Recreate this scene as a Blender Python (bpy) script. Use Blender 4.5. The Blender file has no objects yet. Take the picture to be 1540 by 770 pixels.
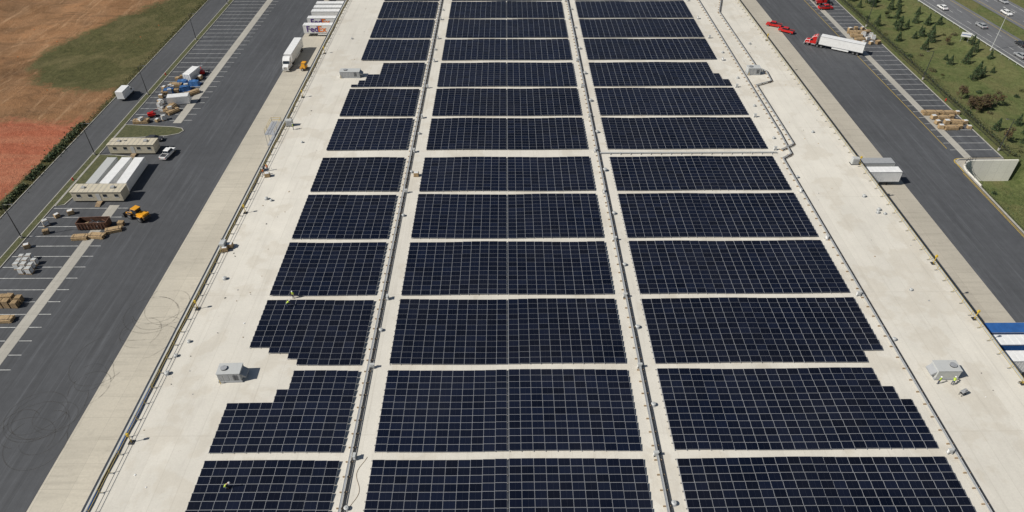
import bpy, bmesh, math, random
from mathutils import Vector, Matrix, noise
random.seed(7)
R = math.radians
scene = bpy.context.scene
ROOF = 12.0

# ------------------------------------------------------------------ node helpers
class NT:
    def __init__(s, name):
        s.m = bpy.data.materials.new(name); s.m.use_nodes = True
        s.t = s.m.node_tree; s.n = s.t.nodes; s.l = s.t.links
        s.b = s.n['Principled BSDF']; s.out = s.n['Material Output']
    def new(s, typ, **kw):
        n = s.n.new(typ)
        for k, v in kw.items(): setattr(n, k, v)
        return n
    def put(s, sock, v):
        if isinstance(v, bpy.types.NodeSocket): s.l.new(v, sock)
        elif isinstance(v, (tuple, list)) and len(v) == 3 and sock.type == 'RGBA': sock.default_value = (*v, 1)
        else: sock.default_value = v
    def pos(s, kind='pos'):
        if kind == 'pos': return s.new('ShaderNodeNewGeometry').outputs['Position']
        return s.new('ShaderNodeTexCoord').outputs['Object']
    def mapv(s, v, scale=(1, 1, 1), rot=0.0):
        n = s.new('ShaderNodeMapping'); s.l.new(v, n.inputs[0])
        n.inputs['Scale'].default_value = scale; n.inputs['Rotation'].default_value = (0, 0, rot)
        return n.outputs[0]
    def noise(s, v, scale, detail=4, rough=.55, dist=0.0):
        n = s.new('ShaderNodeTexNoise'); s.l.new(v, n.inputs['Vector'])
        n.inputs['Scale'].default_value = scale; n.inputs['Detail'].default_value = detail
        n.inputs['Roughness'].default_value = rough; n.inputs['Distortion'].default_value = dist
        return n.outputs[0]
    def ramp(s, v, a, b, lo=0.0, hi=1.0):
        n = s.new('ShaderNodeMapRange'); s.l.new(v, n.inputs['Value'])
        for k, x in zip(('From Min', 'From Max', 'To Min', 'To Max'), (a, b, lo, hi)): n.inputs[k].default_value = x
        return n.outputs[0]
    def math(s, op, a, b=0.0):
        n = s.new('ShaderNodeMath', operation=op); s.put(n.inputs[0], a); s.put(n.inputs[1], b)
        return n.outputs[0]
    def mix(s, f, a, b, mode='MIX'):
        n = s.new('ShaderNodeMix', data_type='RGBA', blend_type=mode)
        s.put(n.inputs[0], f); s.put(n.inputs[6], a); s.put(n.inputs[7], b)
        return n.outputs[2]
    def mul(s, col, val):
        n = s.new('ShaderNodeVectorMath', operation='SCALE'); s.put(n.inputs[0], col); s.put(n.inputs['Scale'], val)
        return n.outputs[0]
    def bump(s, h, strength, dist=.02):
        n = s.new('ShaderNodeBump'); s.l.new(h, n.inputs['Height'])
        n.inputs['Strength'].default_value = strength; n.inputs['Distance'].default_value = dist
        s.l.new(n.outputs[0], s.b.inputs['Normal'])
    def line(s, coord, period, width, off=0.0):
        """1 on a thin line every `period` metres"""
        f = s.math('FRACT', s.math('DIVIDE', s.math('ADD', coord, off + 5000 * period), period))
        return s.math('LESS_THAN', f, width / period)

def rgb(t, c):
    n = t.new('ShaderNodeRGB'); n.outputs[0].default_value = (*c, 1); return n.outputs[0]

def proc(name, base, var=.15, scale=1.5, rough=.6, metal=0.0, bump=0.0, kind='obj', dirt=0.0):
    t = NT(name); v = t.pos(kind)
    n1 = t.ramp(t.noise(v, scale, 4), .3, .7, 1 - var, 1 + var)
    n2 = t.ramp(t.noise(v, scale * 9, 2), .3, .7, 1 - var * .5, 1 + var * .5)
    col = t.mul(rgb(t, base), t.math('MULTIPLY', n1, n2))
    if dirt:
        col = t.mix(t.ramp(t.noise(v, scale * .8 + .3, 5, .7), .48, .75, 0, dirt), col, (.12, .10, .08))
    t.l.new(col, t.b.inputs['Base Color'])
    t.b.inputs['Roughness'].default_value = rough; t.b.inputs['Metallic'].default_value = metal
    if bump: t.bump(t.noise(v, scale * 12, 4), bump)
    return t.m

def mat_roof():
    t = NT('roof_membrane_mat'); v = t.pos()
    sep = t.new('ShaderNodeSeparateXYZ'); t.l.new(v, sep.inputs[0]); X, Y = sep.outputs[0], sep.outputs[1]
    big = t.ramp(t.noise(v, .022, 3), .3, .7, .92, 1.05)
    midn = t.ramp(t.noise(v, .23, 5, .65), .3, .7, .94, 1.05)
    fine = t.ramp(t.noise(v, 3.5, 3, .7), .25, .75, .93, 1.06)
    col = t.mul(rgb(t, (.620, .588, .518)), t.math('MULTIPLY', big, t.math('MULTIPLY', midn, fine)))
    sheet = t.new('ShaderNodeTexWhiteNoise', noise_dimensions='2D')
    cx = t.new('ShaderNodeCombineXYZ')
    t.l.new(t.math('FLOOR', t.math('DIVIDE', X, 3.05)), cx.inputs[0]); t.l.new(t.math('FLOOR', t.math('DIVIDE', Y, 30.5)), cx.inputs[1])
    t.l.new(cx.outputs[0], sheet.inputs['Vector'])
    col = t.mul(col, t.ramp(sheet.outputs['Value'], 0, 1, .97, 1.02))
    seam = t.math('MAXIMUM', t.line(X, 3.05, .09), t.line(Y, 30.5, .12))
    col = t.mix(t.math('MULTIPLY', seam, .2), col, (.30, .27, .22))
    pn = t.noise(v, .11, 4, .6)
    ring = t.math('MULTIPLY', t.ramp(pn, .53, .58, 0, 1), t.ramp(pn, .60, .72, 1, .25))
    col = t.mix(t.math('MULTIPLY', ring, .24), col, (.42, .36, .27))
    st = t.noise(t.mapv(v, (.9, .05, 1)), 1.0, 5, .7)
    col = t.mix(t.ramp(st, .52, .75, 0, .32), col, (.38, .35, .30))
    sp = t.noise(v, .9, 5, .75)
    col = t.mix(t.ramp(sp, .64, .74, 0, .4), col, (.29, .24, .18))
    t.l.new(col, t.b.inputs['Base Color']); t.b.inputs['Roughness'].default_value = .75
    t.bump(t.noise(v, .6, 3), .3, .06)
    return t.m

def mat_asphalt(name, base, patchy=1.0):
    t = NT(name); v = t.pos()
    sep = t.new('ShaderNodeSeparateXYZ'); t.l.new(v, sep.inputs[0]); X, Y = sep.outputs[0], sep.outputs[1]
    big = t.ramp(t.noise(v, .035, 4), .3, .7, .86, 1.16)
    midn = t.ramp(t.noise(v, .5, 5, .7), .25, .75, .86, 1.14)
    fine = t.ramp(t.noise(v, 9, 2, .8), .2, .8, .75, 1.25)
    col = t.mul(rgb(t, base), t.math('MULTIPLY', big, t.math('MULTIPLY', midn, fine)))
    st = t.noise(t.mapv(v, (.55, .018, 1)), 1.0, 5, .7)
    col = t.mix(t.ramp(st, .5, .72, 0, .55 * patchy), col, tuple(c * .5 for c in base))
    st2 = t.noise(t.mapv(v, (.8, .03, 1), .06), 1.3, 5, .7)
    col = t.mix(t.ramp(st2, .52, .75, 0, .6 * patchy), col, tuple(c * 2.0 for c in base))
    lane = t.line(X, 4.3, .10)
    col = t.mix(t.math('MULTIPLY', lane, .35 * patchy), col, tuple(c * .5 for c in base))
    spots = t.noise(v, 1.4, 3, .8)
    col = t.mix(t.ramp(spots, .68, .74, 0, .6), col, (.015, .015, .015))
    t.l.new(col, t.b.inputs['Base Color']); t.b.inputs['Roughness'].default_value = .85
    return t.m

def mat_concrete(name, base, jx=4.6, jy=4.6, dirty=.4):
    t = NT(name); v = t.pos()
    sep = t.new('ShaderNodeSeparateXYZ'); t.l.new(v, sep.inputs[0]); X, Y = sep.outputs[0], sep.outputs[1]
    big = t.ramp(t.noise(v, .06, 4), .3, .7, .9, 1.08)
    fine = t.ramp(t.noise(v, 2.4, 4, .75), .25, .75, .90, 1.08)
    col = t.mul(rgb(t, base), t.math('MULTIPLY', big, fine))
    wn = t.new('ShaderNodeTexWhiteNoise', noise_dimensions='2D'); cx = t.new('ShaderNodeCombineXYZ')
    t.l.new(t.math('FLOOR', t.math('DIVIDE', X, jx)), cx.inputs[0]); t.l.new(t.math('FLOOR', t.math('DIVIDE', Y, jy * 3)), cx.inputs[1])
    t.l.new(cx.outputs[0], wn.inputs['Vector'])
    col = t.mul(col, t.ramp(wn.outputs['Value'], 0, 1, .95, 1.04))
    j = t.math('MAXIMUM', t.line(X, jx, .05), t.line(Y, jy, .05))
    col = t.mix(t.math('MULTIPLY', j, .5), col, tuple(c * .45 for c in base))
    st = t.noise(t.mapv(v, (.06, .9, 1)), 1.0, 5, .7)
    col = t.mix(t.ramp(st, .5, .75, 0, dirty), col, tuple(c * .5 for c in base))
    sp = t.noise(v, .35, 5, .75)
    col = t.mix(t.ramp(sp, .55, .72, 0, dirty * .8), col, tuple(c * .55 for c in base))
    t.l.new(col, t.b.inputs['Base Color']); t.b.inputs['Roughness'].default_value = .85
    return t.m

def mat_ground():
    t = NT('ground_mat'); v = t.pos()
    at = t.new('ShaderNodeAttribute', attribute_name='mask'); sp = t.new('ShaderNodeSeparateColor'); t.l.new(at.outputs['Color'], sp.inputs[0])
    nb = t.noise(v, .07, 5, .65, .8); nf = t.noise(v, .6, 5, .7); nff = t.noise(v, 4.0, 3, .75)
    ed = t.math('MULTIPLY', t.math('SUBTRACT', t.math('ADD', t.math('MULTIPLY', nb, .6), t.math('MULTIPLY', nf, .4)), .5), 2.6)
    g = t.ramp(t.math('ADD', sp.outputs[0], ed), .30, .72)
    r = t.ramp(t.math('ADD', sp.outputs[1], ed), .25, .8)
    dry = sp.outputs[2]
    nb2 = t.noise(v, .018, 5, .7, 1.2)
    soil = t.mix(t.ramp(nb2, .38, .62), (.165, .090, .042), (.33, .175, .085))
    soil = t.mix(t.ramp(nb, .42, .66, 0, .7), soil, (.26, .155, .085))
    strk = t.noise(t.mapv(v, (.035, .22, 1), .5), 1.0, 6, .7, 1.0)
    soil = t.mix(t.ramp(strk, .5, .66, 0, .6), soil, (.105, .060, .030))
    strk2 = t.noise(t.mapv(v, (.30, .03, 1), .35), 1.0, 6, .75, .6)
    soil = t.mix(t.ramp(strk2, .53, .68, 0, .65), soil, (.44, .28, .16))
    red = t.mix(t.ramp(nf, .3, .7), (.29, .082, .042), (.43, .15, .085))
    red = t.mix(t.ramp(strk, .42, .62, 0, .6), red, (.40, .18, .105))
    red = t.mix(t.ramp(nb, .5, .68, 0, .55), red, (.21, .062, .034))
    soil = t.mix(r, soil, red)
    ga = t.mix(t.ramp(nf, .3, .7), (.048, .050, .019), (.105, .098, .040))
    gb = t.mix(t.ramp(nf, .3, .7), (.072, .095, .030), (.150, .168, .065))
    gr = t.mix(dry, ga, gb)
    gr = t.mix(t.ramp(nb, .46, .66, 0, .55), gr, (.175, .145, .070))
    col = t.mix(g, soil, gr)
    col = t.mul(col, t.ramp(nff, .25, .75, .68, 1.32))
    t.l.new(col, t.b.inputs['Base Color']); t.b.inputs['Roughness'].default_value = .95
    t.b.inputs['Specular IOR Level'].default_value = .15
    t.bump(t.math('ADD', nf, t.math('MULTIPLY', nff, .4)), .8, .6)
    return t.m

def mat_panel():
    t = NT('solar_cell_glass')
    uv = t.new('ShaderNodeUVMap', uv_map='UVMap').outputs[0]
    s = t.new('ShaderNodeSeparateXYZ'); t.l.new(uv, s.inputs[0]); U, V = s.outputs[0], s.outputs[1]
    def edge(c, w): return t.math('GREATER_THAN', t.math('ABSOLUTE', t.math('SUBTRACT', c, .5)), .5 - w)
    frame = t.math('MAXIMUM', edge(U, .013), edge(V, .021))
    def cl(c, n, w): return t.math('LESS_THAN', t.math('FRACT', t.math('MULTIPLY', c, n)), w)
    grid = t.math('MAXIMUM', cl(U, 12, .05), cl(V, 6, .05))
    half = t.math('LESS_THAN', t.math('ABSOLUTE', t.math('SUBTRACT', U, .5)), .005)
    at = t.new('ShaderNodeAttribute', attribute_name='rnd')
    cell = t.mix(at.outputs['Fac'], (.0018, .0030, .0085), (.0058, .0088, .0215))
    dust = t.ramp(t.noise(t.pos(), .12, 5), .35, .75, 0, .012)
    cell = t.mix(dust, cell, (.5, .45, .38))
    cell = t.mix(t.math('MULTIPLY', grid, .14), cell, (.05, .06, .10))
    cell = t.mix(t.math('MULTIPLY', half, .3), cell, (.10, .11, .14))
    col = t.mix(frame, cell, (.27, .28, .30))
    t.l.new(col, t.b.inputs['Base Color'])
    t.l.new(t.ramp(frame, 0, 1, .10, .45), t.b.inputs['Roughness'])
    t.b.inputs['Specular IOR Level'].default_value = .42
    return t.m

M = {}
M['roof'] = mat_roof()
M['asphalt'] = mat_asphalt('asphalt_mat', (.060, .063, .069))
M['asphalt_e'] = mat_asphalt('asphalt_east_mat', (.068, .071, .077))
M['asphalt_road'] = mat_asphalt('asphalt_old_mat', (.064, .066, .070), .6)
M['hwy'] = mat_asphalt('highway_asphalt_mat', (.125, .127, .132), .7)
M['apron'] = mat_concrete('concrete_apron_mat', (.45, .415, .345))
M['apron_r'] = mat_concrete('concrete_apron_east_mat', (.42, .385, .32))
M['pad'] = mat_concrete('dolly_pad_mat', (.38, .36, .315), 1.3, 3.0, .3)
M['kerb'] = proc('kerb_concrete', (.36, .345, .31), .15, 1.0, .85)
M['ground'] = mat_ground()
M['panel'] = mat_panel()
M['alu'] = proc('galvanised', (.40, .41, .42), .15, 2, .45, .3)
M['alu_l'] = proc('aluminium_rail', (.36, .37, .39), .1, 2, .5, .1)
M['ballast'] = proc('ballast_block', (.22, .21, .20), .2, 3, .9)
M['wall'] = proc('tilt_wall_paint', (.55, .53, .48), .06, .3, .8)
M['cap'] = proc('edge_cap', (.16, .165, .17), .25, .7, .55, dirt=.3)
M['gutter'] = proc('gutter_dark', (.035, .042, .055), .3, .5, .5)
M['yellow'] = proc('safety_yellow', (.55, .37, .03), .15, 2, .5)
M['yellow_f'] = proc('faded_yellow', (.44, .34, .11), .15, 2, .6)
M['yline'] = proc('yellow_line', (.48, .33, .05), .25, 2, .8)
M['wline'] = proc('white_line', (.52, .52, .50), .35, 1.2, .8)
M['white'] = proc('white_paint', (.74, .74, .73), .05, .8, .35, dirt=.12)
M['white2'] = proc('white_wrap', (.62, .63, .63), .12, 2, .4, bump=.2)
M['grey'] = proc('grey_paint', (.32, .33, .34), .12, 1.5, .5, dirt=.2)
M['lgrey'] = proc('light_grey_paint', (.47, .48, .47), .1, 1.5, .5, dirt=.25)
M['dark'] = proc('dark_steel', (.035, .036, .04), .3, 2, .55)
M['black'] = proc('black_rubber', (.018, .018, .02), .2, 3, .8)
M['glass'] = proc('window_glass', (.02, .027, .035), .1, 1, .08)
M['chrome'] = proc('polished_metal', (.6, .6, .6), .1, 2, .25, .9)
M['red'] = proc('red_paint', (.50, .018, .016), .1, 1, .3)
M['blue'] = proc('blue_paint', (.025, .10, .30), .15, .8, .45, dirt=.1)
M['tarp'] = proc('blue_tarp', (.04, .13, .32), .25, 2, .55, bump=.5)
M['beige'] = proc('beige_siding', (.50, .45, .345), .08, 1, .7, dirt=.1)
M['tan'] = proc('tan_wood', (.40, .28, .15), .25, 2, .8)
M['wood2'] = proc('weathered_wood', (.28, .20, .12), .3, 2, .85)
M['rust'] = proc('rusty_steel', (.12, .055, .032), .35, 1.5, .75, dirt=.4)
M['orange'] = proc('machine_yellow', (.65, .30, .015), .12, 1, .4)
M['vest'] = proc('hi_vis_vest', (.42, .55, .06), .1, 5, .7)
M['vesto'] = proc('hi_vis_orange', (.65, .17, .03), .1, 5, .7)
M['jean'] = proc('work_trousers', (.045, .06, .10), .2, 6, .9)
M['skin'] = proc('skin', (.45, .27, .19), .05, 6, .6)
M['boot'] = proc('boots', (.05, .035, .025), .2, 6, .8)
M['bark'] = proc('bark', (.10, .07, .05), .3, 4, .95)
M['retwall'] = mat_concrete('retaining_wall_mat', (.84, .81, .72), 2.4, 40, .12)
def leaf(name, c): return proc(name, c, .35, .9, .75)
M['ev1'] = leaf('evergreen_needles_dark', (.024, .046, .018)); M['ev2'] = leaf('evergreen_needles_light', (.058, .095, .034))
M['de1'] = leaf('leaves_olive', (.085, .085, .026)); M['de2'] = leaf('leaves_russet', (.150, .090, .036))
M['de3'] = leaf('leaves_brown', (.075, .050, .028)); M['gr1'] = leaf('grass_blades_dark', (.045, .056, .019)); M['gr2'] = leaf('grass_blades', (.10, .115, .042))
M['purple'] = proc('purple_letter', (.07, .02, .18), .02, 1, .5); M['orl'] = proc('orange_letter', (.75, .17, .01), .02, 1, .5)

def mat_verge():
    t = NT('verge_grass_mat'); v = t.pos()
    nf = t.noise(v, .9, 5, .7); nff = t.noise(v, 5, 3, .75)
    col = t.mix(t.ramp(nf, .3, .7), (.045, .055, .018), (.110, .108, .045))
    col = t.mul(col, t.ramp(nff, .25, .75, .7, 1.3))
    t.l.new(col, t.b.inputs['Base Color']); t.b.inputs['Roughness'].default_value = .95
    t.bump(t.math('ADD', nf, nff), .6, .3)
    return t.m
M['verge'] = mat_verge()

def mat_skid():
    t = NT('tyre_mark_mat'); v = t.pos()
    t.b.inputs['Base Color'].default_value = (.07, .066, .06, 1); t.b.inputs['Roughness'].default_value = .9
    t.l.new(t.ramp(t.noise(v, .5, 5, .7), .38, .7, .05, .45), t.b.inputs['Alpha'])
    return t.m
M['skid'] = mat_skid()

# ------------------------------------------------------------------ mesh builder
class MB:
    def __init__(s): s.bm = bmesh.new(); s.mats = []
    def mi(s, m):
        mm = M[m]
        if mm not in s.mats: s.mats.append(mm)
        return s.mats.index(mm)
    def fin(s, verts, m, bev=0):
        i = s.mi(m); fs = {f for v in verts for f in v.link_faces}
        for f in fs: f.material_index = i
        if bev:
            es = list({e for v in verts for e in v.link_edges})
            bmesh.ops.bevel(s.bm, geom=es, offset=bev, segments=2 if bev > .06 else 1, affect='EDGES', clamp_overlap=True)
    def box(s, c, d, m, bev=0, rot=None, top=None, shift=(0, 0)):
        """c centre, d full dims; top = (fx, fy) scale of the upper face"""
        vs = bmesh.ops.create_cube(s.bm, size=1)['verts']
        for v in vs:
            x, y, z = v.co.x * d[0], v.co.y * d[1], v.co.z * d[2]
            if top and z > 0: x = x * top[0] + shift[0]; y = y * top[1] + shift[1]
            p = Vector((x, y, z))
            if rot is not None: p = rot @ p
            v.co = p + Vector(c)
        s.fin(vs, m, bev)
    def cyl(s, a, b, r, m, seg=10, r2=None):
        a, b = Vector(a), Vector(b); d = b - a
        vs = bmesh.ops.create_cone(s.bm, cap_ends=True, segments=seg, radius1=r, radius2=r if r2 is None else r2, depth=d.length)['verts']
        q = d.to_track_quat('Z', 'Y').to_matrix().to_4x4(); q.translation = (a + b) / 2
        bmesh.ops.transform(s.bm, matrix=q, verts=vs); s.fin(vs, m)
    def prism(s, prof, y0, y1, m, bev=0):
        a = [s.bm.verts.new((x, y0, z)) for x, z in prof]; b = [s.bm.verts.new((x, y1, z)) for x, z in prof]
        n = len(prof)
        s.bm.faces.new(a); s.bm.faces.new(b[::-1])
        for i in range(n): s.bm.faces.new((a[i], b[i], b[(i + 1) % n], a[(i + 1) % n]))
        s.fin(a + b, m, bev)
    def quad(s, pts, m):
        vs = [s.bm.verts.new(p) for p in pts]; f = s.bm.faces.new(vs); f.material_index = s.mi(m)
    def rect(s, x0, x1, y0, y1, z, m): s.quad([(x0, y0, z), (x1, y0, z), (x1, y1, z), (x0, y1, z)], m)
    def dome(s, c, r, m, sq=.8):
        vs = bmesh.ops.create_uvsphere(s.bm, u_segments=12, v_segments=8, radius=r)['verts']
        for v in vs: v.co = Vector((v.co.x, v.co.y, max(v.co.z, -r * .1) * sq)) + Vector(c)
        s.fin(vs, m)
    def mesh(s, name, fixn=True):
        if fixn: bmesh.ops.recalc_face_normals(s.bm, faces=s.bm.faces)
        me = bpy.data.meshes.new(name); s.bm.to_mesh(me); s.bm.free()
        for m in s.mats: me.materials.append(m)
        return me

def put(name, me, loc=(0, 0, 0), rz=0.0, scale=1.0):
    o = bpy.data.objects.new(name, me); o.location = loc; o.rotation_euler = (0, 0, rz)
    o.scale = (scale,) * 3 if not isinstance(scale, tuple) else scale
    scene.collection.objects.link(o); return o

def empty(name, loc=(0, 0, 0)):
    e = bpy.data.objects.new(name, None); e.location = loc; scene.collection.objects.link(e); return e

def child(o, p):
    o.parent = p; return o

# ------------------------------------------------------------------ ground sheet
def clamp01(a): return max(0.0, min(1.0, a))
def sm(a, b, x):
    t = clamp01((x - a) / (b - a)); return t * t * (3 - 2 * t)
def hwy_x(y): return 168.0 - (y - 278) * .085
def height(x, y):
    n1 = noise.noise(Vector((x / 42, y / 42, 0))); n2 = noise.noise(Vector((x / 9, y / 9, 3)))
    if x < -121.2:
        d = -121.2 - x; a = min(1, d / 30)
        return -.03 + a * (1.5 * n1 + .5 * n2)
    if y > 156:
        if x < 133.6: return -.03
        hx = hwy_x(y)
        a = sm(134, 142, x) * (1 - sm(hx - 14, hx - 4, x)) 
        return -.03 + a * (-.9 + .5 * n1 + .25 * n2) + (.02 if x > hx + 60 else 0)
    if x < 119.7: return -.03
    hx = hwy_x(y)
    pit = sm(96, 138, y) * sm(119.9, 126, x) * (1 - sm(138, 152, x)) * 5.6
    return -.03 - pit - .7 * sm(121, 130, x) * (1 - sm(hx - 10, hx - 2, x)) + .15 * n2 * sm(121, 126, x) * (1 - sm(hx - 10, hx - 2, x))
def inpoly(x, y, P):
    c = False; j = len(P) - 1
    for i in range(len(P)):
        if (P[i][1] > y) != (P[j][1] > y) and x < (P[j][0] - P[i][0]) * (y - P[i][1]) / (P[j][1] - P[i][1]) + P[i][0]: c = not c
        j = i
    return c
GR = [(-164, 226), (-152, 204), (-140, 199), (-121, 200), (-121, 420), (-142, 420), (-133, 300), (-136, 281), (-150, 255)]
RD = [(-121, 130), (-121, 181), (-134, 180), (-150, 178), (-175, 172), (-210, 165), (-240, 120), (-122, 90)]
def mask(x, y):
    if x > 100: return (1.4, 0, 1)
    g = r = 0.0
    for k in range(8):
        dx, dy = 4 * math.cos(k * .785), 4 * math.sin(k * .785)
        if inpoly(x + dx, y + dy, GR): g += .125
        if inpoly(x + dx, y + dy, RD): r += .125
    if -123.6 < x < -120: g = max(g, .9)
    if -126 < x < -120 and 134 < y < 178: g = max(g, .8)
    return (g, r, .05)
def frange(a, b, st):
    o = []
    while a < b: o.append(a); a += st
    return o
xs = [-3000, -1500, -800, -500, -380, -310] + frange(-262, -122, 2) + [-121.2, -121, -115, -100, -60, 0, 60, 100, 115, 119, 119.9] + frange(121, 215, 1.6) + [222, 235, 255, 290, 360, 500, 800, 1500, 3000]
ys = [-2500, -900, -300, -100, -40] + frange(0, 155, 2.5) + [155.0, 155.9, 156.15] + frange(158, 402, 2.5) + [430, 480, 560, 800, 1400, 3500]
vv = [(x, y, height(x, y)) for y in ys for x in xs]
nx = len(xs)
ff = [(j * nx + i, j * nx + i + 1, (j + 1) * nx + i + 1, (j + 1) * nx + i) for j in range(len(ys) - 1) for i in range(nx - 1)]
me = bpy.data.meshes.new('ground'); me.from_pydata(vv, [], ff)
ca = me.color_attributes.new('mask', 'FLOAT_COLOR', 'POINT')
for i, (x, y, z) in enumerate(vv): ca.data[i].color = (*mask(x, y), 1)
me.materials.append(M['ground'])
for p in me.polygons: p.use_smooth = True
put('ground', me)

# ------------------------------------------------------------------ paving
Y0, Y1 = -80, 400
def sheet(name, polys, m, z):
    b = MB()
    for P in polys: b.quad([(x, y, z) for x, y in P], m)
    return put(name, b.mesh(name))
def R4(x0, x1, y0, y1): return [(x0, y0), (x1, y0), (x1, y1), (x0, y1)]
sheet('asphalt_truck_court', [R4(-110.5, -74, Y0, Y1)], 'asphalt', 0)
sheet('asphalt_truck_court', [R4(101, 119.5, Y0, 156)], 'asphalt_e', 0)
sheet('asphalt_trailer_parking', [R4(101, 133, 156, Y1)], 'asphalt_e', 0)
sheet('concrete_apron', [R4(-74, -56.9, Y0, Y1)], 'apron', 0)
sheet('concrete_apron', [R4(82.2, 101, Y0, Y1)], 'apron_r', 0)
sheet('access_road', [R4(-120.8, -112.5, Y0, Y1)], 'asphalt_road', 0)
sheet('dolly_pad_pavement', [R4(-97.2, -94.8, Y0, 137), R4(-97.2, -94.8, 178, Y1)], 'pad', .004)
sheet('dolly_pad_pavement', [R4(122.8, 124.9, 157.2, Y1)], 'pad', .004)

b = MB()
y = -40.0
while y < 330:
    if y < 136 or y > 178:
        b.rect(-110.2, -97.3, y, y + .14, .008, 'wline'); b.rect(-94.7, -92.2, y, y + .14, .008, 'wline')
    if y > 159:
        b.rect(121, 122.7, y, y + .14, .008, 'wline'); b.rect(125, 132.6, y, y + .14, .008, 'wline')
    y += 3.66
for x in (118.6, 118.95): b.rect(x, x + .14, -60, 150, .008, 'yline')
b.rect(120.4, 120.55, 162, 330, .008, 'yline')
put('parking_lines', b.mesh('parking_lines'))

def kerb(b, pts, w=.2, h=.13, closed=False, m='kerb', z=0):
    n = len(pts); L = []; Rr = []
    for i, (x, y) in enumerate(pts):
        if closed: a, c = pts[i - 1], pts[(i + 1) % n]
        else: a, c = pts[max(i - 1, 0)], pts[min(i + 1, n - 1)]
        d = Vector((c[0] - a[0], c[1] - a[1])).normalized(); nn = Vector((-d.y, d.x)) * w / 2
        L.append((x + nn.x, y + nn.y)); Rr.append((x - nn.x, y - nn.y))
    for i in range(n if closed else n - 1):
        j = (i + 1) % n
        b.quad([(*L[i], z + h), (*L[j], z + h), (*Rr[j], z + h), (*Rr[i], z + h)], m)
        b.quad([(*L[i], z - .02), (*L[j], z - .02), (*L[j], z + h), (*L[i], z + h)], m)
        b.quad([(*Rr[i], z - .02), (*Rr[j], z - .02), (*Rr[j], z + h), (*Rr[i], z + h)], m)
b = MB()
kerb(b, [(-110.6, Y0), (-110.6, Y1)]); kerb(b, [(-112.4, Y0), (-112.4, Y1)])
kerb(b, [(-120.9, Y0), (-120.9, Y1)]); kerb(b, [(133.1, 157), (133.1, Y1)])
arc = [(119.6, Y0), (119.6, 150)] + [(121.8 - 2.2 * math.cos(R(a)), 154.6 + 2.0 * math.sin(R(a))) for a in range(-20, 91, 15)] + [(133.1, 156.75)]
kerb(b, arc, .35, .16)
put('kerb', b.mesh('kerb'))
b = MB(); kerb(b, [(p[0] - .45, p[1] + .35) for p in arc[1:]], .25, .012, m='yline')
put('yellow_edge_line', b.mesh('yellow_edge_line'))
b = MB(); b.rect(-112.3, -110.7, Y0, Y1, .12, 'verge'); put('grass_verge', b.mesh('grass_verge'))

def island(pts):
    b = MB(); kerb(b, pts, .25, .15, True)
    vs = [b.bm.verts.new((x, y, .125)) for x, y in pts]; f = b.bm.faces.new(vs); f.material_index = b.mi('verge')
    put('grass_island', b.mesh('grass_island'))
island([(-110.3, 169.4), (-104, 169.6), (-96, 170.6), (-93.2, 171.8), (-92.4, 173.4), (-93.4, 174.8), (-96, 175.6), (-103, 176.3), (-110.3, 177)])
island([(-110.3, 136.5), (-108.3, 137.2), (-107.7, 141), (-107.2, 150), (-105.5, 156.3), (-101.5, 157), (-100, 158.2), (-101.5, 159.4), (-106, 160.2), (-110.3, 160.4)])

# tyre marks
b = MB()
for _ in range(22):
    cx, cy = random.choice([(-82, 72), (-80, 76), (-77, 84), (-76, 80), (-71, 94), (-78, 68), (-70, 100)])
    cx += random.uniform(-2, 2); cy += random.uniform(-3, 3); r = random.uniform(2.5, 6.5); a0 = random.uniform(0, 360); span = random.uniform(150, 340)
    zz = .010 + _ * .0015; prev = None
    for k in range(41):
        a = R(a0 + span * k / 40); rr = r + .5 * math.sin(k * .2 + a0)
        p = ((cx + rr * math.cos(a), cy + rr * math.sin(a), zz), (cx + (rr + .17) * math.cos(a), cy + (rr + .17) * math.sin(a), zz))
        if prev: b.quad([prev[0], prev[1], p[1], p[0]], 'skid')
        prev = p
put('tyre_marks', b.mesh('tyre_marks'))

# highway
b = MB()
def hstrip(off0, off1, m, z):
    pts = [(hwy_x(y), y) for y in (-300, 0, 100, 200, 300, 500, 900)]
    for (xa, ya), (xb, yb) in zip(pts, pts[1:]):
        b.quad([(xa + off0, ya, z), (xa + off1, ya, z), (xb + off1, yb, z), (xb + off0, yb, z)], m)
hstrip(-1.0, 13.2, 'hwy', .06); hstrip(20.6, 35, 'hwy', .06)
for o in (.9, 11.5, 22.4, 33): hstrip(o, o + .16, 'wline' if o in (.9, 33) else 'yline', .066)
for base in (4.5, 8.0, 25.9, 29.4):
    y = 0
    while y < 420:
        x = hwy_x(y) + base
        b.quad([(x, y, .066), (x + .16, y, .066), (x + .16 - .25, y + 3, .066), (x - .25, y + 3, .066)], 'wline'); y += 12
put('highway', b.mesh('highway'))
b = MB()
y = 60
while y < 380:
    x = hwy_x(y) - 2.4; x2 = hwy_x(y + 4) - 2.4
    b.box((x, y, .4), (.15, .15, .85), 'alu')
    b.quad([(x - .08, y, .5), (x2 - .08, y + 4, .5), (x2 - .08, y + 4, .82), (x - .08, y, .82)], 'lgrey'); y += 4
put('highway_guard_rail', b.mesh('highway_guard_rail'))

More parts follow.
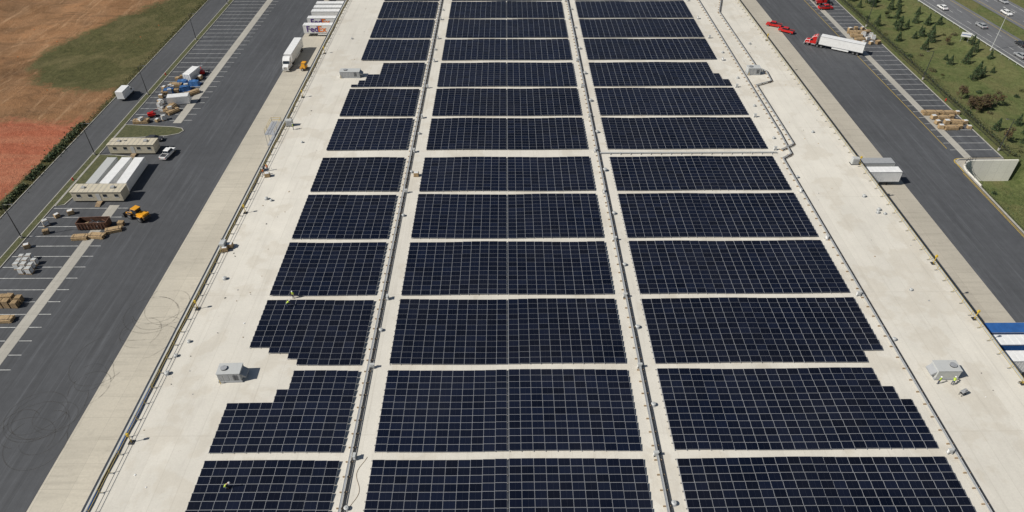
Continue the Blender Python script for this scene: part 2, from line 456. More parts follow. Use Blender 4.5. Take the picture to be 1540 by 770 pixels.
# retaining wall of the basin
b = MB()
wl = [(119.8, 143.5), (119.8, 147)] + [(124.8 - 5.0 * math.cos(R(a)), 150.2 + 5.6 * math.sin(R(a))) for a in range(0, 91, 10)] + [(136.5, 155.85)]
def wallrib(pts, z0, z1, th, m):
    for (xa, ya), (xb, yb) in zip(pts, pts[1:]):
        d = Vector((xb - xa, yb - ya)).normalized(); n = Vector((-d.y, d.x)) * th
        A, B_, C, D = (xa, ya), (xb, yb), (xb + n.x, yb + n.y), (xa + n.x, ya + n.y)
        b.quad([(*A, z0), (*B_, z0), (*B_, z1), (*A, z1)], m); b.quad([(*D, z0), (*C, z0), (*C, z1), (*D, z1)], m)
        b.quad([(*A, z1), (*B_, z1), (*C, z1), (*D, z1)], m)
wallrib(wl, -7, .3, -.35, 'retwall')
put('retaining_wall', b.mesh('retaining_wall'))
b = MB(); vs = [b.bm.verts.new((x, y, .02)) for x, y in [(119.5, 143.5)] + wl[:-1] + [(124.8, 156), (119.5, 156)]]
f = b.bm.faces.new(vs); f.material_index = b.mi('apron_r'); put('wall_corner_pavement', b.mesh('wall_corner_pavement'))
b = MB()
pr = None
for (x, y) in wl + []:
    b.cyl((x, y - .1, .3), (x, y - .1, 1.4), .04, 'dark', 5)
    if pr:
        for z in (.8, 1.38): b.cyl((pr[0], pr[1] - .1, z), (x, y - .1, z), .03, 'dark', 5)
    pr = (x, y)
put('railing', b.mesh('railing'))

# black ornamental fence on the east side
b = MB(); y = 158
while y < 330:
    b.box((135, y, .8), (.08, .08, 1.8), 'dark')
    for k in range(1, 8): b.box((135, y + k * .36, .75), (.03, .03, 1.5), 'dark')
    for z in (.25, 1.5): b.box((135, y + 1.44, z), (.04, 2.8, .05), 'dark')
    y += 2.88
put('metal_fence', b.mesh('metal_fence'))

# ------------------------------------------------------------------ warehouse
XL, XR, YA, YB = -56.9, 82.2, -60.0, 335.0
wh = empty('warehouse_building')
b = MB()
b.box(((XL + XR) / 2, (YA + YB) / 2, (ROOF - .3) / 2), (XR - XL - .3, YB - YA - .3, ROOF - .3), 'wall')
child(put('walls', b.mesh('walls')), wh)
b = MB(); b.rect(XL, XR, YA, YB, ROOF, 'roof'); child(put('roof_deck', b.mesh('roof_deck')), wh)
b = MB()
for x, s in ((XL, -1), (XR, 1)):
    b.box((x + s * .02, (YA + YB) / 2, ROOF + .02), (.36, YB - YA + .5, .22), 'lgrey')
for y in (YA, YB): b.box(((XL + XR) / 2, y, ROOF + .05), (XR - XL - .4, .36, .22), 'lgrey')
b.box((XL - .42, (YA + YB) / 2, ROOF - .2), (.5, YB - YA, .3), 'gutter'); b.box((XR + .3, (YA + YB) / 2, ROOF - .2), (.22, YB - YA, .3), 'cap')
child(put('roof_edge', b.mesh('roof_edge')), wh)
b = MB(); y = YA + 8
while y < YB - 5:
    for x, s in ((XL + .15, -1), (XR - .15, 1)):
        b.box((x + s * .06, y, 2.7), (.12, 2.7, 3.0), 'lgrey'); b.box((x + s * .2, y, 4.35), (.5, 3.5, .3), 'dark')
        b.box((x + s * .2, y - 1.6, 2.7), (.4, .3, 3.0), 'black'); b.box((x + s * .2, y + 1.6, 2.7), (.4, .3, 3.0), 'black')
        b.box((x + s * .15, y - .9, 1.05), (.3, .3, .4), 'black'); b.box((x + s * .15, y + .9, 1.05), (.3, .3, .4), 'black')
    y += 4.2
child(put('dock_doors', b.mesh('dock_doors')), wh)
b = MB(); y = YA + 20
while y < YB:
    b.cyl((XL - .35, y, 0), (XL - .35, y, ROOF - .4), .12, 'lgrey', 8); b.cyl((XR + .35, y, 0), (XR + .35, y, ROOF - .4), .12, 'lgrey', 8); y += 15.2
child(put('downspouts', b.mesh('downspouts')), wh)

def saferail(x, s, pm):
    b = MB(); y = YA + 2; k = 0
    while y < YB - 2:
        b.box((x, y, ROOF + .6), (.06, .06, 1.1), pm); b.box((x - s * .2, y, ROOF + .06), (.5, .2, .08), 'grey')
        b.cyl((x, y, ROOF + .25), (x - s * .4, y, ROOF + .12), .025, pm, 4)
        y += 3.05; k += 1
    for z in (ROOF + .6, ROOF + 1.12): b.box((x, (YA + YB) / 2, z), (.05, YB - YA - 4, .05), pm)
    put('roof_safety_railing', b.mesh('roof_safety_railing'))
saferail(XL + .75, -1, 'yellow_f'); saferail(XR - .75, 1, 'yellow_f')
b = MB(); y = YA; prev = None
while y < YB:
    p = (XL + .36 + .10 * math.sin(y * .21) + .06 * math.sin(y * .9), y, ROOF + .2)
    if prev: b.cyl(prev, p, .13, 'dark' if (y > 76 or int(y / 6) % 3 == 0) else 'blue', 6)
    prev = p; y += 2.0
put('drain_hose', b.mesh('drain_hose'))

# ------------------------------------------------------------------ solar arrays
COL = {'w': (-43.35, 11, -1, 0), 'm': (-19.45, 22, 11, .25), 'e': (24.0, 22, -1, 0)}
PW, PD, NR = 1.745, 1.276, 12
TILT = R(8)
STARTS = [-8.6 + 16.62 * i for i in range(8)] + [124.5, 142.0, 158.85, 175.75, 193.3, 210.2, 226.9, 243.6, 260.2, 276.8, 293.5]
def keep(col, bi, r, xc, yc):
    if col == 'w':
        if bi == 4 and r >= 7: return xc > (-36 if r < 9 else -35)
        if bi == 5: return not ((r == 0 and xc < -34) or (r == 1 and xc < -36) or (r == 2 and xc < -39.5))
        if bi == 11:
            if r >= 6: return xc > -36
            if r >= 3: return xc > -39.5
            if r >= 1: return xc > -41.5
    if col == 'e':
        if bi == 4 and r >= 7: return xc < 60.2 - (r - 7) * .3
        if bi == 5 and r <= 1: return xc < 58.9
        if bi == 11: 
            if r >= 6: return xc < 59.5
            if r >= 3: return xc < 61
    return True
for bi, ys0 in enumerate(STARTS):
    for col, (x0, nc, gapc, gap) in COL.items():
        V = []; F = []; UV = []; RN = []; MI = []
        nr = 11 if bi == 8 else NR
        pd = 13.9 / 11 if bi == 8 else PD
        ph = random.uniform(0, 6)
        def addbox(cx, cy, cz, sx, sy, th, tilt, mi, rn):
            ct, st = math.cos(tilt), math.sin(tilt); i0 = len(V)
            for zz in (-th, 0):
                for ux, uy in ((-.5, -.5), (.5, -.5), (.5, .5), (-.5, .5)):
                    V.append((cx + ux * sx, cy + uy * sy * ct, cz + uy * sy * st + zz))
            for f in ((4, 5, 6, 7), (0, 1, 5, 4), (1, 2, 6, 5), (2, 3, 7, 6), (3, 0, 4, 7)):
                F.append(tuple(i0 + q for q in f)); top = f == (4, 5, 6, 7)
                MI.append(mi if top else (1 if mi == 0 else mi)); RN.append(rn)
                UV.extend([(0, 0), (1, 0), (1, 1), (0, 1)] if top else [(0, 0)] * 4)
        blocktone = random.uniform(.25, .65)
        for c in range(nc):
            xc = x0 + (c + .5) * PW + (gap if gapc >= 0 and c >= gapc else 0)
            rows = []
            for r in range(nr):
                yc = ys0 + (r + .5) * pd
                if not keep(col, bi, r, xc, yc): continue
                rows.append(r)
                wz = .05 * math.sin(xc / 4.2 + ph) + .03 * math.sin(xc / 1.9 + ph * 2)
                wy = .08 * math.sin(xc / 5.0 + ph)
                addbox(xc, yc + wy, ROOF + .36 + wz, PW - .028, pd - .11, .035, TILT + random.gauss(0, .008), 0, clamp01(random.gauss(blocktone, .25)))
                addbox(xc - PW / 2, yc + wy + pd / 2, ROOF + .12, .4, .16, .1, 0, 2, .5)
            if rows:
                ya = ys0 + rows[0] * pd; yb = ys0 + (rows[-1] + 1) * pd
                addbox(xc - PW / 2, (ya + yb) / 2, ROOF + .21, .06, yb - ya, .06, 0, 1, .5)
        me = bpy.data.meshes.new('solar_panel_array'); me.from_pydata(V, [], F)
        uvl = me.uv_layers.new(name='UVMap'); uvl.data.foreach_set('uv', [q for p in UV for q in p])
        at = me.attributes.new('rnd', 'FLOAT', 'FACE'); at.data.foreach_set('value', RN)
        for m in ('panel', 'alu_l', 'ballast'): me.materials.append(M[m])
        me.polygons.foreach_set('material_index', MI)
        put('solar_panel_array', me)

# ------------------------------------------------------------------ conduits / cable trays
def tray(name, pts, w=.34, boxes=True, m='alu', cable=.35):
    b = MB()
    for (xa, ya), (xb, yb) in zip(pts, pts[1:]):
        d = Vector((xb - xa, yb - ya)); L = d.length; ang = math.atan2(d.y, d.x); rot = Matrix.Rotation(ang, 3, 'Z')
        c = ((xa + xb) / 2, (ya + yb) / 2)
        n = Vector((-math.sin(ang), math.cos(ang)))
        b.box((*c, ROOF + .32), (L + w * .5, w, .1), m, 0, rot)
        for o in (-w / 2, w / 2): b.box((c[0] + n.x * o, c[1] + n.y * o, ROOF + .385), (L, .03, .05), 'lgrey', 0, rot)
        if cable:
            for oo in (cable, cable + .22): b.box((c[0] - n.x * oo, c[1] - n.y * oo, ROOF + .2), (L, .09, .09), 'dark', 0, rot)
        k = 0
        while k < L:
            p = Vector((xa, ya)) + d.normalized() * k
            b.box((p.x, p.y, ROOF + .12), (.12, w + .75, .24), 'wood2' if m == 'alu' else 'grey', 0, rot); k += 2.4
    put(name, b.mesh(name))
tray('cable_tray', [(-22.6, YA + 30), (-22.9, 120), (-23.4, 325)], .30)
tray('cable_tray', [(21.2, YA + 30), (21.4, 120), (21.3, 325)], .32)
tray('cable_tray', [(64.3, YA + 30), (64.6, 137.6), (67.2, 139.5), (67.6, 150), (68.0, 325)], .26, cable=.3)
tray('cable_tray', [(22, 140.2), (64.0, 140.2)], .26, m='lgrey', cable=.0)
tray('cable_tray', [(65.5, 141.5), (69.2, 144), (69.2, 176), (74.2, 178.6), (74.6, 185), (72.6, 188), (72.4, 232), (76, 244), (76, 325)], .24, cable=.3)
jb = MB(); jb.box((0, 0, .55), (.7, .3, .75), 'white', .03); jb.box((-.3, 0, .2), (.06, .5, .4), 'alu'); jb.box((.3, 0, .2), (.06, .5, .4), 'alu'); jb.box((0, -.17, .55), (.5, .03, .5), 'lgrey'); jb.box((0, .02, .96), (.8, .4, .04), 'lgrey')
jb = jb.mesh('junction_box')
vent = MB(); vent.cyl((0, 0, 0), (0, 0, .5), .28, 'lgrey', 14); vent.cyl((0, 0, .5), (0, 0, .62), .45, 'lgrey', 14, .3); vent.cyl((0, 0, .0), (0, 0, .06), .5, 'grey', 14); vent.cyl((0, 0, .62), (0, 0, .7), .1, 'grey', 8)
vent = vent.mesh('roof_vent')
for ys0 in STARTS[2:]:
    for x in (-22.2, 20.8, 63.6):
        if random.random() < .85: put('junction_box', jb, (x + random.uniform(-.1, .6), ys0 - .6 + random.uniform(-.3, .3), ROOF), random.choice([0, R(90)]))
    put('roof_vent', vent, (22.3, ys0 + 8.3, ROOF), 0, random.uniform(.8, 1.1))
    if random.random() < .5: put('roof_vent', vent, (-21.9, ys0 + 7.9, ROOF), 0, .8)
    if random.random() < .6: put('roof_vent', vent, (65.4, ys0 + 5.1, ROOF), 0, .8)

def hvac(L=3.6, W=2.2, Hh=1.7):
    b = MB()
    b.box((0, 0, .15), (L + .2, W + .2, .3), 'grey'); b.box((0, 0, .3 + Hh / 2), (L, W, Hh), 'lgrey', .03)
    b.box((0, 0, .33 + Hh), (L + .14, W + .14, .07), 'lgrey', .02)
    b.prism([(L / 2, .9), (L / 2 + .75, .75), (L / 2 + .75, .95), (L / 2, 1.65)], -W * .4, W * .4, 'grey')
    b.cyl((-L * .24, 0, Hh + .36), (-L * .24, 0, Hh + .56), .48, 'dark', 18); b.cyl((-L * .24, 0, Hh + .56), (-L * .24, 0, Hh + .6), .52, 'alu', 18)
    for i in range(int(L / .9)):
        b.box((-L / 2 + .5 + i * .9, -W / 2 - .015, .3 + Hh / 2), (.72, .03, Hh * .8), 'grey')
    for k in range(6): b.box((L * .28, -W / 2 - .04, .6 + k * .2), (.8, .05, .06), 'dark')
    b.cyl((-L / 2 + .3, -W / 2 - .3, 0), (-L / 2 + .3, -W / 2 - .3, .9), .05, 'yellow', 6)
    return b.mesh('rooftop_air_handler')
h1 = hvac(); h2 = hvac(5.6, 2.3, 1.5)
put('rooftop_air_handler', h1, (-44.3, 72.3, ROOF), R(2)); put('rooftop_air_handler', h2, (-44.6, 183, ROOF))
put('rooftop_air_handler', h1, (69.9, 72.0, ROOF), R(180), 1.02); put('rooftop_air_handler', h1, (70.5, 184, ROOF))
put('rooftop_air_handler', h1, (76.5, 265, ROOF)); put('rooftop_air_handler', h1, (-46.5, 265, ROOF))
for x, y in ((-52.2, 122), (-51, 121.4), (78, 116), (79.3, 115.6), (78.6, 117), (-54, 80), (-55, 76.8), (-55, 73), (-50, 146), (76, 150), (77.5, 122), (75.4, 205), (-49, 210), (-53, 96), (74, 92)):
    put('roof_vent', vent, (x, y, ROOF), 0, random.uniform(.55, .9))
cr = MB()
for i in range(3): cr.box((0, 0, .07 + i * .05), (1.2, 1.0, .03), 'wood2')
cr.box((0, 0, .55), (1.1, .95, .8), 'tan', .03); cr.box((0, 0, .97), (.9, .7, .05), 'white2'); cr = cr.mesh('supply_crate')
for x, y, r in ((-20.7, 131, 0), (-55.6, 104.4, .2), (-54.9, 105.5, 0), (-54.4, 131, .2)):
    put('supply_crate', cr, (x, y, ROOF), r)
tc = MB(); tc.box((0, 0, .5), (1.1, .6, .06), 'dark'); tc.box((0, 0, .85), (1.1, .6, .06), 'grey'); tc.box((.2, 0, 1.0), (.5, .4, .25), 'grey', .03)
for sx in (-.45, .45):
    for sy in (-.22, .22): tc.cyl((sx, sy - .03, .12), (sx, sy + .03, .12), .12, 'black'); tc.cyl((sx, sy, .1), (sx, sy, .9), .025, 'alu', 5)
tc.cyl((-.6, -.25, 1.0), (-.6, .25, 1.0), .02, 'alu', 5); tc.cyl((-.6, -.25, 1.0), (-.5, -.25, .85), .02, 'alu', 5); tc.cyl((-.6, .25, 1.0), (-.5, .25, .85), .02, 'alu', 5)
tc = tc.mesh('tool_cart')
put('tool_cart', tc, (71.0, 67.9, ROOF), .4); put('tool_cart', tc, (-56.2, 133.5, ROOF), 1.2)

b = MB()
for x in (0, 2.4):
    for y in (0, 2, 6.5): b.cyl((x, y, -ROOF), (x, y, 1.3), .06, 'alu', 6)
for z in (-9, -6, -3, 0.0): b.box((1.2, 3.2, z), (2.6, 6.8, .1), 'alu_l')
for z in (.6, 1.2):
    for x in (0, 2.4): b.box((x, 3.2, z), (.05, 6.6, .05), 'yellow')
    b.box((1.2, 6.5, z), (2.4, .05, .05), 'yellow')
for k in range(12):
    for lv in range(4): b.box((1.8 if lv % 2 else .6, .6 + k * .42, -12 + lv * 3 + .25 * k), (.9, .3, .05), 'grey')
put('scaffold_stair', b.mesh('scaffold_stair'), (XL - 3.2, 150, ROOF))
b = MB(); b.box((0, 0, .9), (1.6, 1.0, 1.6), 'lgrey', .04); b.box((0, 0, .06), (1.8, 1.2, .12), 'dark'); b.box((0, -.52, .9), (1.2, .04, 1.0), 'grey'); b.cyl((.5, .3, 1.7), (.5, .3, 2.1), .06, 'dark', 6)
el = b.mesh('electrical_cabinet')
put('electrical_cabinet', el, (XL + 1.9, 154.5, ROOF)); put('electrical_cabinet', el, (XL + .9, 105.2, ROOF), R(90)); put('electrical_cabinet', el, (XR - 1.6, 135.4, ROOF))
b = MB(); b.cyl((0, 0, 0), (0, 0, 2.0), .06, 'yellow', 6); b.box((0, 0, 1.85), (.35, .35, .5), 'yellow', .03); b.box((0, 0, .05), (.8, .8, .1), 'dark')
wp = b.mesh('roof_warning_post')
for y in (135.2, 99.5, 84.5, 208, 70): put('roof_warning_post', wp, (XR - .5, y, ROOF))
for y in (60, 88, 117, 170, 199): put('roof_warning_post', wp, (XL + 1.6, y, ROOF))
b = MB(); prev = None
for k in range(40):
    p = (-21.6 + .5 * math.sin(k * .35) + .02 * k, 44 + k * .34, ROOF + .03)
    if prev: b.cyl(prev, p, .03, 'wood2', 5)
    prev = p
put('extension_cable', b.mesh('extension_cable'))
b = MB()
for _ in range(90):
    x = random.choice([random.uniform(XL + 2, -45), random.uniform(66, XR - 2)]); y = random.uniform(45, 260); s = random.uniform(.08, .24)
    b.box((x, y, ROOF + .04), (s, s * random.uniform(.4, 1.5), .06), random.choice(['wood2', 'dark', 'grey', 'tan', 'white']), 0, Matrix.Rotation(random.uniform(0, 3), 3, 'Z'))
put('construction_scraps', b.mesh('construction_scraps'))

# ------------------------------------------------------------------ vehicles
def wheel(b, x, y, r, w, s=1):
    b.cyl((x, y - w / 2, r), (x, y + w / 2, r), r, 'black', 16); b.cyl((x, y + s * (w / 2), r), (x, y + s * (w / 2 + .02), r), r * .55, 'chrome', 10)
def trailer_parts(b, x0, x1, side='white', roof='white'):
    L = x1 - x0; cx = (x0 + x1) / 2
    b.box((cx, 0, 2.66), (L, 2.58, 2.86), side, .03); b.box((cx, 0, 4.11), (L - .1, 2.5, .04), roof)
    n = int(L / .61)
    for i in range(n + 1):
        x = x0 + .05 + i * (L - .1) / n
        for s in (-1, 1): b.box((x, s * 1.3, 2.66), (.04, .03, 2.7), side)
        if i % 2: b.box((x, 0, 4.14), (.05, 2.46, .03), roof)
    for s in (-1, 1):
        b.box((cx, s * 1.31, 1.27), (L, .05, .14), 'alu'); b.box((cx, s * 1.31, 4.03), (L, .05, .12), 'alu')
    for s in (-.64, .64): b.box((x0 - .02, s, 2.66), (.04, 1.2, 2.7), 'lgrey')
    b.box((x0, 0, .75), (.12, 2.3, .12), 'dark'); b.box((cx, 0, 1.12), (L * .95, 1.0, .22), 'dark')
    for x in (x0 + 1.6, x0 + 2.9):
        for s in (-1, 1): wheel(b, x, s * 1.02, .5, .5, s)
        b.cyl((x, -1, .5), (x, 1, .5), .08, 'dark', 6)
    for s in (-1, 1): b.box((x1 - 2.6, s * .9, .6), (.14, .14, 1.0), 'dark'); b.box((x1 - 2.6, s * .9, .06), (.35, .3, .08), 'dark'); b.box((cx, s * 1.2, .85), (L * .38, .04, .6), side)
def tractor_parts(b, x0, c):
    b.box((x0 + 3.0, 0, .85), (6.2, .9, .3), 'dark')
    for x in (x0 + .7, x0 + 2.0):
        for s in (-1, 1): wheel(b, x, s * .98, .5, .52, s)
    for s in (-1, 1):
        wheel(b, x0 + 5.3, s * 1.02, .5, .32, s); b.box((x0 + 5.3, s * 1.02, 1.05), (1.25, .42, .3), c, .08)
        b.cyl((x0 + 2.7, s * 1.02, .75), (x0 + 4.2, s * 1.02, .75), .32, 'chrome', 12)
        b.cyl((x0 + 2.45, s * .95, 1.0), (x0 + 2.45, s * .95, 3.9), .08, 'chrome', 8)
        b.box((x0 + 4.75, s * 1.42, 2.3), (.1, .18, .6), 'dark', .02)
    b.prism([(x0 + 2.65, 1.0), (x0 + 4.9, 1.0), (x0 + 4.95, 2.1), (x0 + 4.45, 2.95), (x0 + 4.1, 3.35), (x0 + 3.2, 3.85), (x0 + 2.65, 3.9)], -1.2, 1.2, c, .08)
    b.prism([(x0 + 4.9, .75), (x0 + 6.45, .75), (x0 + 6.5, 1.55), (x0 + 6.25, 1.85), (x0 + 4.9, 2.1)], -.95, .95, c, .09)
    b.quad([(x0 + 4.99, -1.05, 2.14), (x0 + 4.99, 1.05, 2.14), (x0 + 4.52, 1.0, 2.92), (x0 + 4.52, -1.0, 2.92)], 'glass')
    for s in (-1, 1): b.box((x0 + 4.25, s * 1.21, 2.35), (.75, .02, .6), 'glass')
    b.box((x0 + 6.55, 0, .6), (.25, 2.4, .4), 'chrome', .04); b.box((x0 + 6.49, 0, 1.25), (.04, 1.0, .75), 'chrome')
    for s in (-1, 1): b.box((x0 + 6.42, s * .85, 1.1), (.15, .3, .25), 'white', .03)
    b.cyl((x0 + 1.3, 0, 1.0), (x0 + 1.3, 0, 1.15), .5, 'dark', 12)
def semi(c, L=14.6, roof='white'):
    b = MB(); trailer_parts(b, -L / 2 - 2.5, L / 2 - 2.5, 'white', roof); tractor_parts(b, L / 2 - 4.2, c)
    return b.mesh('semi_truck')
put('semi_truck', semi('white', 14.0), (-72.6, 221.5, 0), R(-91))
d = math.atan2(9.6, -15.0)
put('semi_truck', semi('red', 14.6), (113.9, 229.3, 0), d)
tm = MB(); trailer_parts(tm, 0, 16.0); TRW = tm.mesh('box_trailer')
tm = MB(); trailer_parts(tm, 0, 16.0, 'blue', 'white'); TRB = tm.mesh('box_trailer_blue')
tm = MB(); trailer_parts(tm, 0, 16.0, 'blue', 'blue'); TRC = tm.mesh('box_trailer_all_blue')
tm = MB(); trailer_parts(tm, 0, 16.0, 'lgrey', 'grey'); TRG = tm.mesh('box_trailer_grey')
def lettered(o):
    for txt, m, x in (('Fed', 'purple', 14.9), ('Ex', 'orl', 10.75)):
        c = bpy.data.curves.new('lettering', 'FONT'); c.body = txt; c.size = 3.0; c.extrude = .01; c.offset = .05; c.materials.append(M[m])
        t = bpy.data.objects.new('lettering', c); scene.collection.objects.link(t); t.parent = o
        t.location = (x, 1.36, 1.75); t.rotation_euler = (R(90), 0, R(180))
for y, mm, let in ((243.3, TRW, 1), (250.2, TRW, 1), (257.0, TRW, 0), (261.2, TRW, 0), (265.4, TRW, 0), (278, TRG, 0)):
    o = put('box_trailer', mm, (XL - .5, y, 0), R(180))
    if let: lettered(o)
for y, mm in ((145.3, TRW), (149.5, TRG), (82.9, TRW), (86.9, TRB), (90.0, TRC), (300, TRW)):
    put('box_trailer', mm, (XR + .6, y, 0), 0)
b = MB()
b.box((0, 0, .8), (4.6, .9, .3), 'dark'); b.box((1.3, 0, 1.75), (1.5, 2.0, 1.7), 'orange', .08, top=(.9, .92)); b.box((2.0, 0, 1.0), (1.1, 2.2, .7), 'orange', .06)
b.box((1.3, 0, 2.15), (1.52, 1.75, .6), 'glass'); b.box((1.3, 0, 2.66), (1.4, 1.8, .1), 'orange', .03)
for x in (-1.2, 1.7):
    for s in (-1, 1): wheel(b, x, s * .95, .5, .4, s)
b.cyl((-1.0, 0, .95), (-1.0, 0, 1.15), .5, 'dark', 12)
YT = b.mesh('yard_tractor'); put('yard_tractor', YT, (-65.6, 213.5, 0), R(170))

def car(c, pickup=False, L=4.8):
    b = MB(); h = L / 2; W = 1.86
    if pickup:
        b.prism([(-h, .45), (h, .4), (h + .02, .9), (h - .15, 1.08), (h - 1.3, 1.16), (-.6, 1.16), (-h, 1.16)], -W / 2, W / 2, c, .06)
        b.box((.35, 0, 1.48), (2.5, W - .16, .66), 'glass', .04, top=(.72, .84), shift=(-.06, 0)); b.box((.28, 0, 1.83), (1.75, W - .42, .06), c, .03)
        b.box((-h + .95, 0, 1.17), (1.6, W - .3, .02), 'dark')
        for s in (-1, 1): b.box((-h + .95, s * (W / 2 - .07), 1.2), (1.75, .1, .08), c)
        b.box((-h + .06, 0, 1.2), (.08, W - .2, .08), c)
    else:
        b.prism([(-h, .4), (h, .35), (h + .02, .7), (h - .2, .85), (h - 1.35, 1.0), (-h + .75, 1.04), (-h, .95)], -W / 2, W / 2, c, .07)
        b.box((-.25, 0, 1.24), (2.9, W - .18, .48), 'glass', .04, top=(.6, .82), shift=(-.1, 0)); b.box((-.35, 0, 1.49), (1.65, W - .45, .05), c, .03)
    for x in (-h + .85, h - .9):
        for s in (-1, 1): wheel(b, x, s * (W / 2 - .1), .35, .24, s)
    b.box((h - .02, .6, .72), (.1, .35, .14), 'white'); b.box((h - .02, -.6, .72), (.1, .35, .14), 'white')
    b.box((-h + .0, .7, .8), (.06, .25, .16), 'red'); b.box((-h + .0, -.7, .8), (.06, .25, .16), 'red')
    for s in (-1, 1): b.box((.75, s * (W / 2 + .08), 1.08), (.14, .16, .12), c)
    return b.mesh('car')
cw, cd, cr_, cs, crp, cwp = car('white'), car('dark'), car('red'), car('grey'), car('red', True, 5.6), car('white', True, 5.6)
put('pickup_truck', cwp, (-91.6, 160, 0), R(82)); put('parked_car', cd, (-98.5, 168.0, 0), R(3))
put('pickup_truck', crp, (99.6, 250.4, 0), R(150)); put('pickup_truck', crp, (102.4, 244.6, 0), R(140))
put('pickup_truck', crp, (125.2, 268, 0), R(5))
b = MB(); tractor_parts(b, -3.2, 'red'); st = b.mesh('semi_tractor'); put('semi_tractor', st, (126.5, 277.6, 0), R(180)); put('semi_tractor', st, (126.5, 273.3, 0), R(180))
for off, y, mm, up in ((2.6, 268, cw, 1), (6.1, 249, cs, 1), (9.6, 232, cd, 1), (24, 262, cw, 0), (27.5, 247, cr_, 0), (31, 275, cs, 0), (2.7, 222, cs, 1)):
    put('car', mm, (hwy_x(y) + off, y, .062), R(94.9) if up else R(-85.1))

# ------------------------------------------------------------------ site office, containers, yard materials
def office(L=12.2, W=3.4):
    b = MB(); b.box((0, 0, 1.75), (L, W, 2.6), 'beige', .03); b.box((0, 0, 3.09), (L + .3, W + .3, .12), 'beige', .02); b.box((0, 0, .25), (L - .3, W - .3, .45), 'dark')
    for x in (-4.4, -1.6, 2.0, 4.8): b.box((x, -W / 2 - .01, 2.0), (.95, .05, .8), 'glass'); b.box((x, -W / 2 - .02, 1.55), (1.05, .08, .08), 'white')
    b.box((.3, -W / 2 - .02, 1.5), (.95, .06, 2.0), 'lgrey'); b.box((.3, -W / 2 - .6, .4), (1.3, 1.1, .08), 'wood2')
    for k in range(3): b.box((.3, -W / 2 - 1.3 - k * .28, .3 - k * .1), (1.2, .28, .05), 'wood2')
    b.box((3.6, 0, 3.35), (1.0, .8, .45), 'grey', .03); b.box((-3.6, 0, 3.3), (.9, .7, .35), 'grey', .03)
    for i in range(10): b.box((-L / 2 + .6 + i * 1.22, 0, 3.17), (.05, W + .25, .03), 'lgrey')
    return b.mesh('site_office_trailer')
of = office()
put('site_office_trailer', of, (-101.2, 162.2, 0)); put('site_office_trailer', of, (-100.2, 139.9, 0))
def container(c, L=12.2):
    b = MB(); b.box((0, 0, 1.4), (L, 2.44, 2.5), c, .02); b.box((0, 0, .1), (L - .2, 2.2, .2), 'dark')
    n = int(L / .4)
    for i in range(n):
        x = -L / 2 + .3 + i * (L - .6) / (n - 1)
        for s in (-1, 1): b.box((x, s * 1.23, 1.4), (.16, .05, 2.2), c)
        b.box((x, 0, 2.66), (.16, 2.3, .03), c)
    for s in (-.6, .6):
        b.box((-L / 2 - .02, s, 1.4), (.04, 1.1, 2.3), c); b.cyl((-L / 2 - .06, s, .3), (-L / 2 - .06, s, 2.5), .03, 'alu', 5)
    for x in (-L / 2, L / 2):
        for s in (-1, 1): b.box((x, s * 1.2, 1.4), (.14, .14, 2.62), c)
    return b.mesh('shipping_container')
cW, cG, cS = container('white'), container('lgrey'), container('white', 6.1)
for x, mm, r in ((-103.6, cG, 90), (-100.0, cW, 88), (-96.2, cW, 92)): put('shipping_container', mm, (x, 148.8, 0), R(r))
put('shipping_container', cS, (-99.6, 190.5, 0), R(12)); put('shipping_container', cS, (-101.8, 208, 0), R(80))

pal = MB()
for k in range(7):
    z = k * .15
    for i in range(6): pal.box((-.5 + i * .2, 0, z + .13), (.13, 1.0, .025), 'tan')
    for yy in (-.45, 0, .45): pal.box((0, yy, z + .065), (1.15, .06, .1), 'wood2')
pal = pal.mesh('pallet_stack')
wr = MB(); wr.box((0, 0, .08), (1.2, 1.05, .14), 'wood2'); wr.box((0, 0, .75), (1.12, 1.0, 1.2), 'white2', .09); wr.box((0, 0, 1.36), (.8, .7, .04), 'lgrey'); wr = wr.mesh('wrapped_pallet')
lp = MB()
for layer in range(5):
    for i in range(7):
        if layer == 4 and i in (0, 5, 6): continue
        lp.box((random.uniform(-.08, .08), -.75 + i * .25, .14 + layer * .17), (3.4 + random.uniform(-.2, .2), .22, .13), random.choice(['tan', 'tan', 'wood2']))
for x in (-1.2, 1.2): lp.box((x, 0, .035), (.1, 1.9, .07), 'wood2'); lp.box((x, 0, .95), (.05, 1.85, .02), 'dark')
lp = lp.mesh('lumber_pile')
tp = MB()
vs = bmesh.ops.create_grid(tp.bm, x_segments=14, y_segments=10, size=1)['verts']
for v in vs:
    r = max(abs(v.co.x), abs(v.co.y)); n = noise.noise(v.co * 2.1); v.co = Vector((v.co.x * 1.9, v.co.y * 1.3, max(.03, (1.35 if r < .8 else 0.05) + .22 * n)))
tp.fin(vs, 'tarp'); tp = tp.mesh('tarp_covered_pile', False)
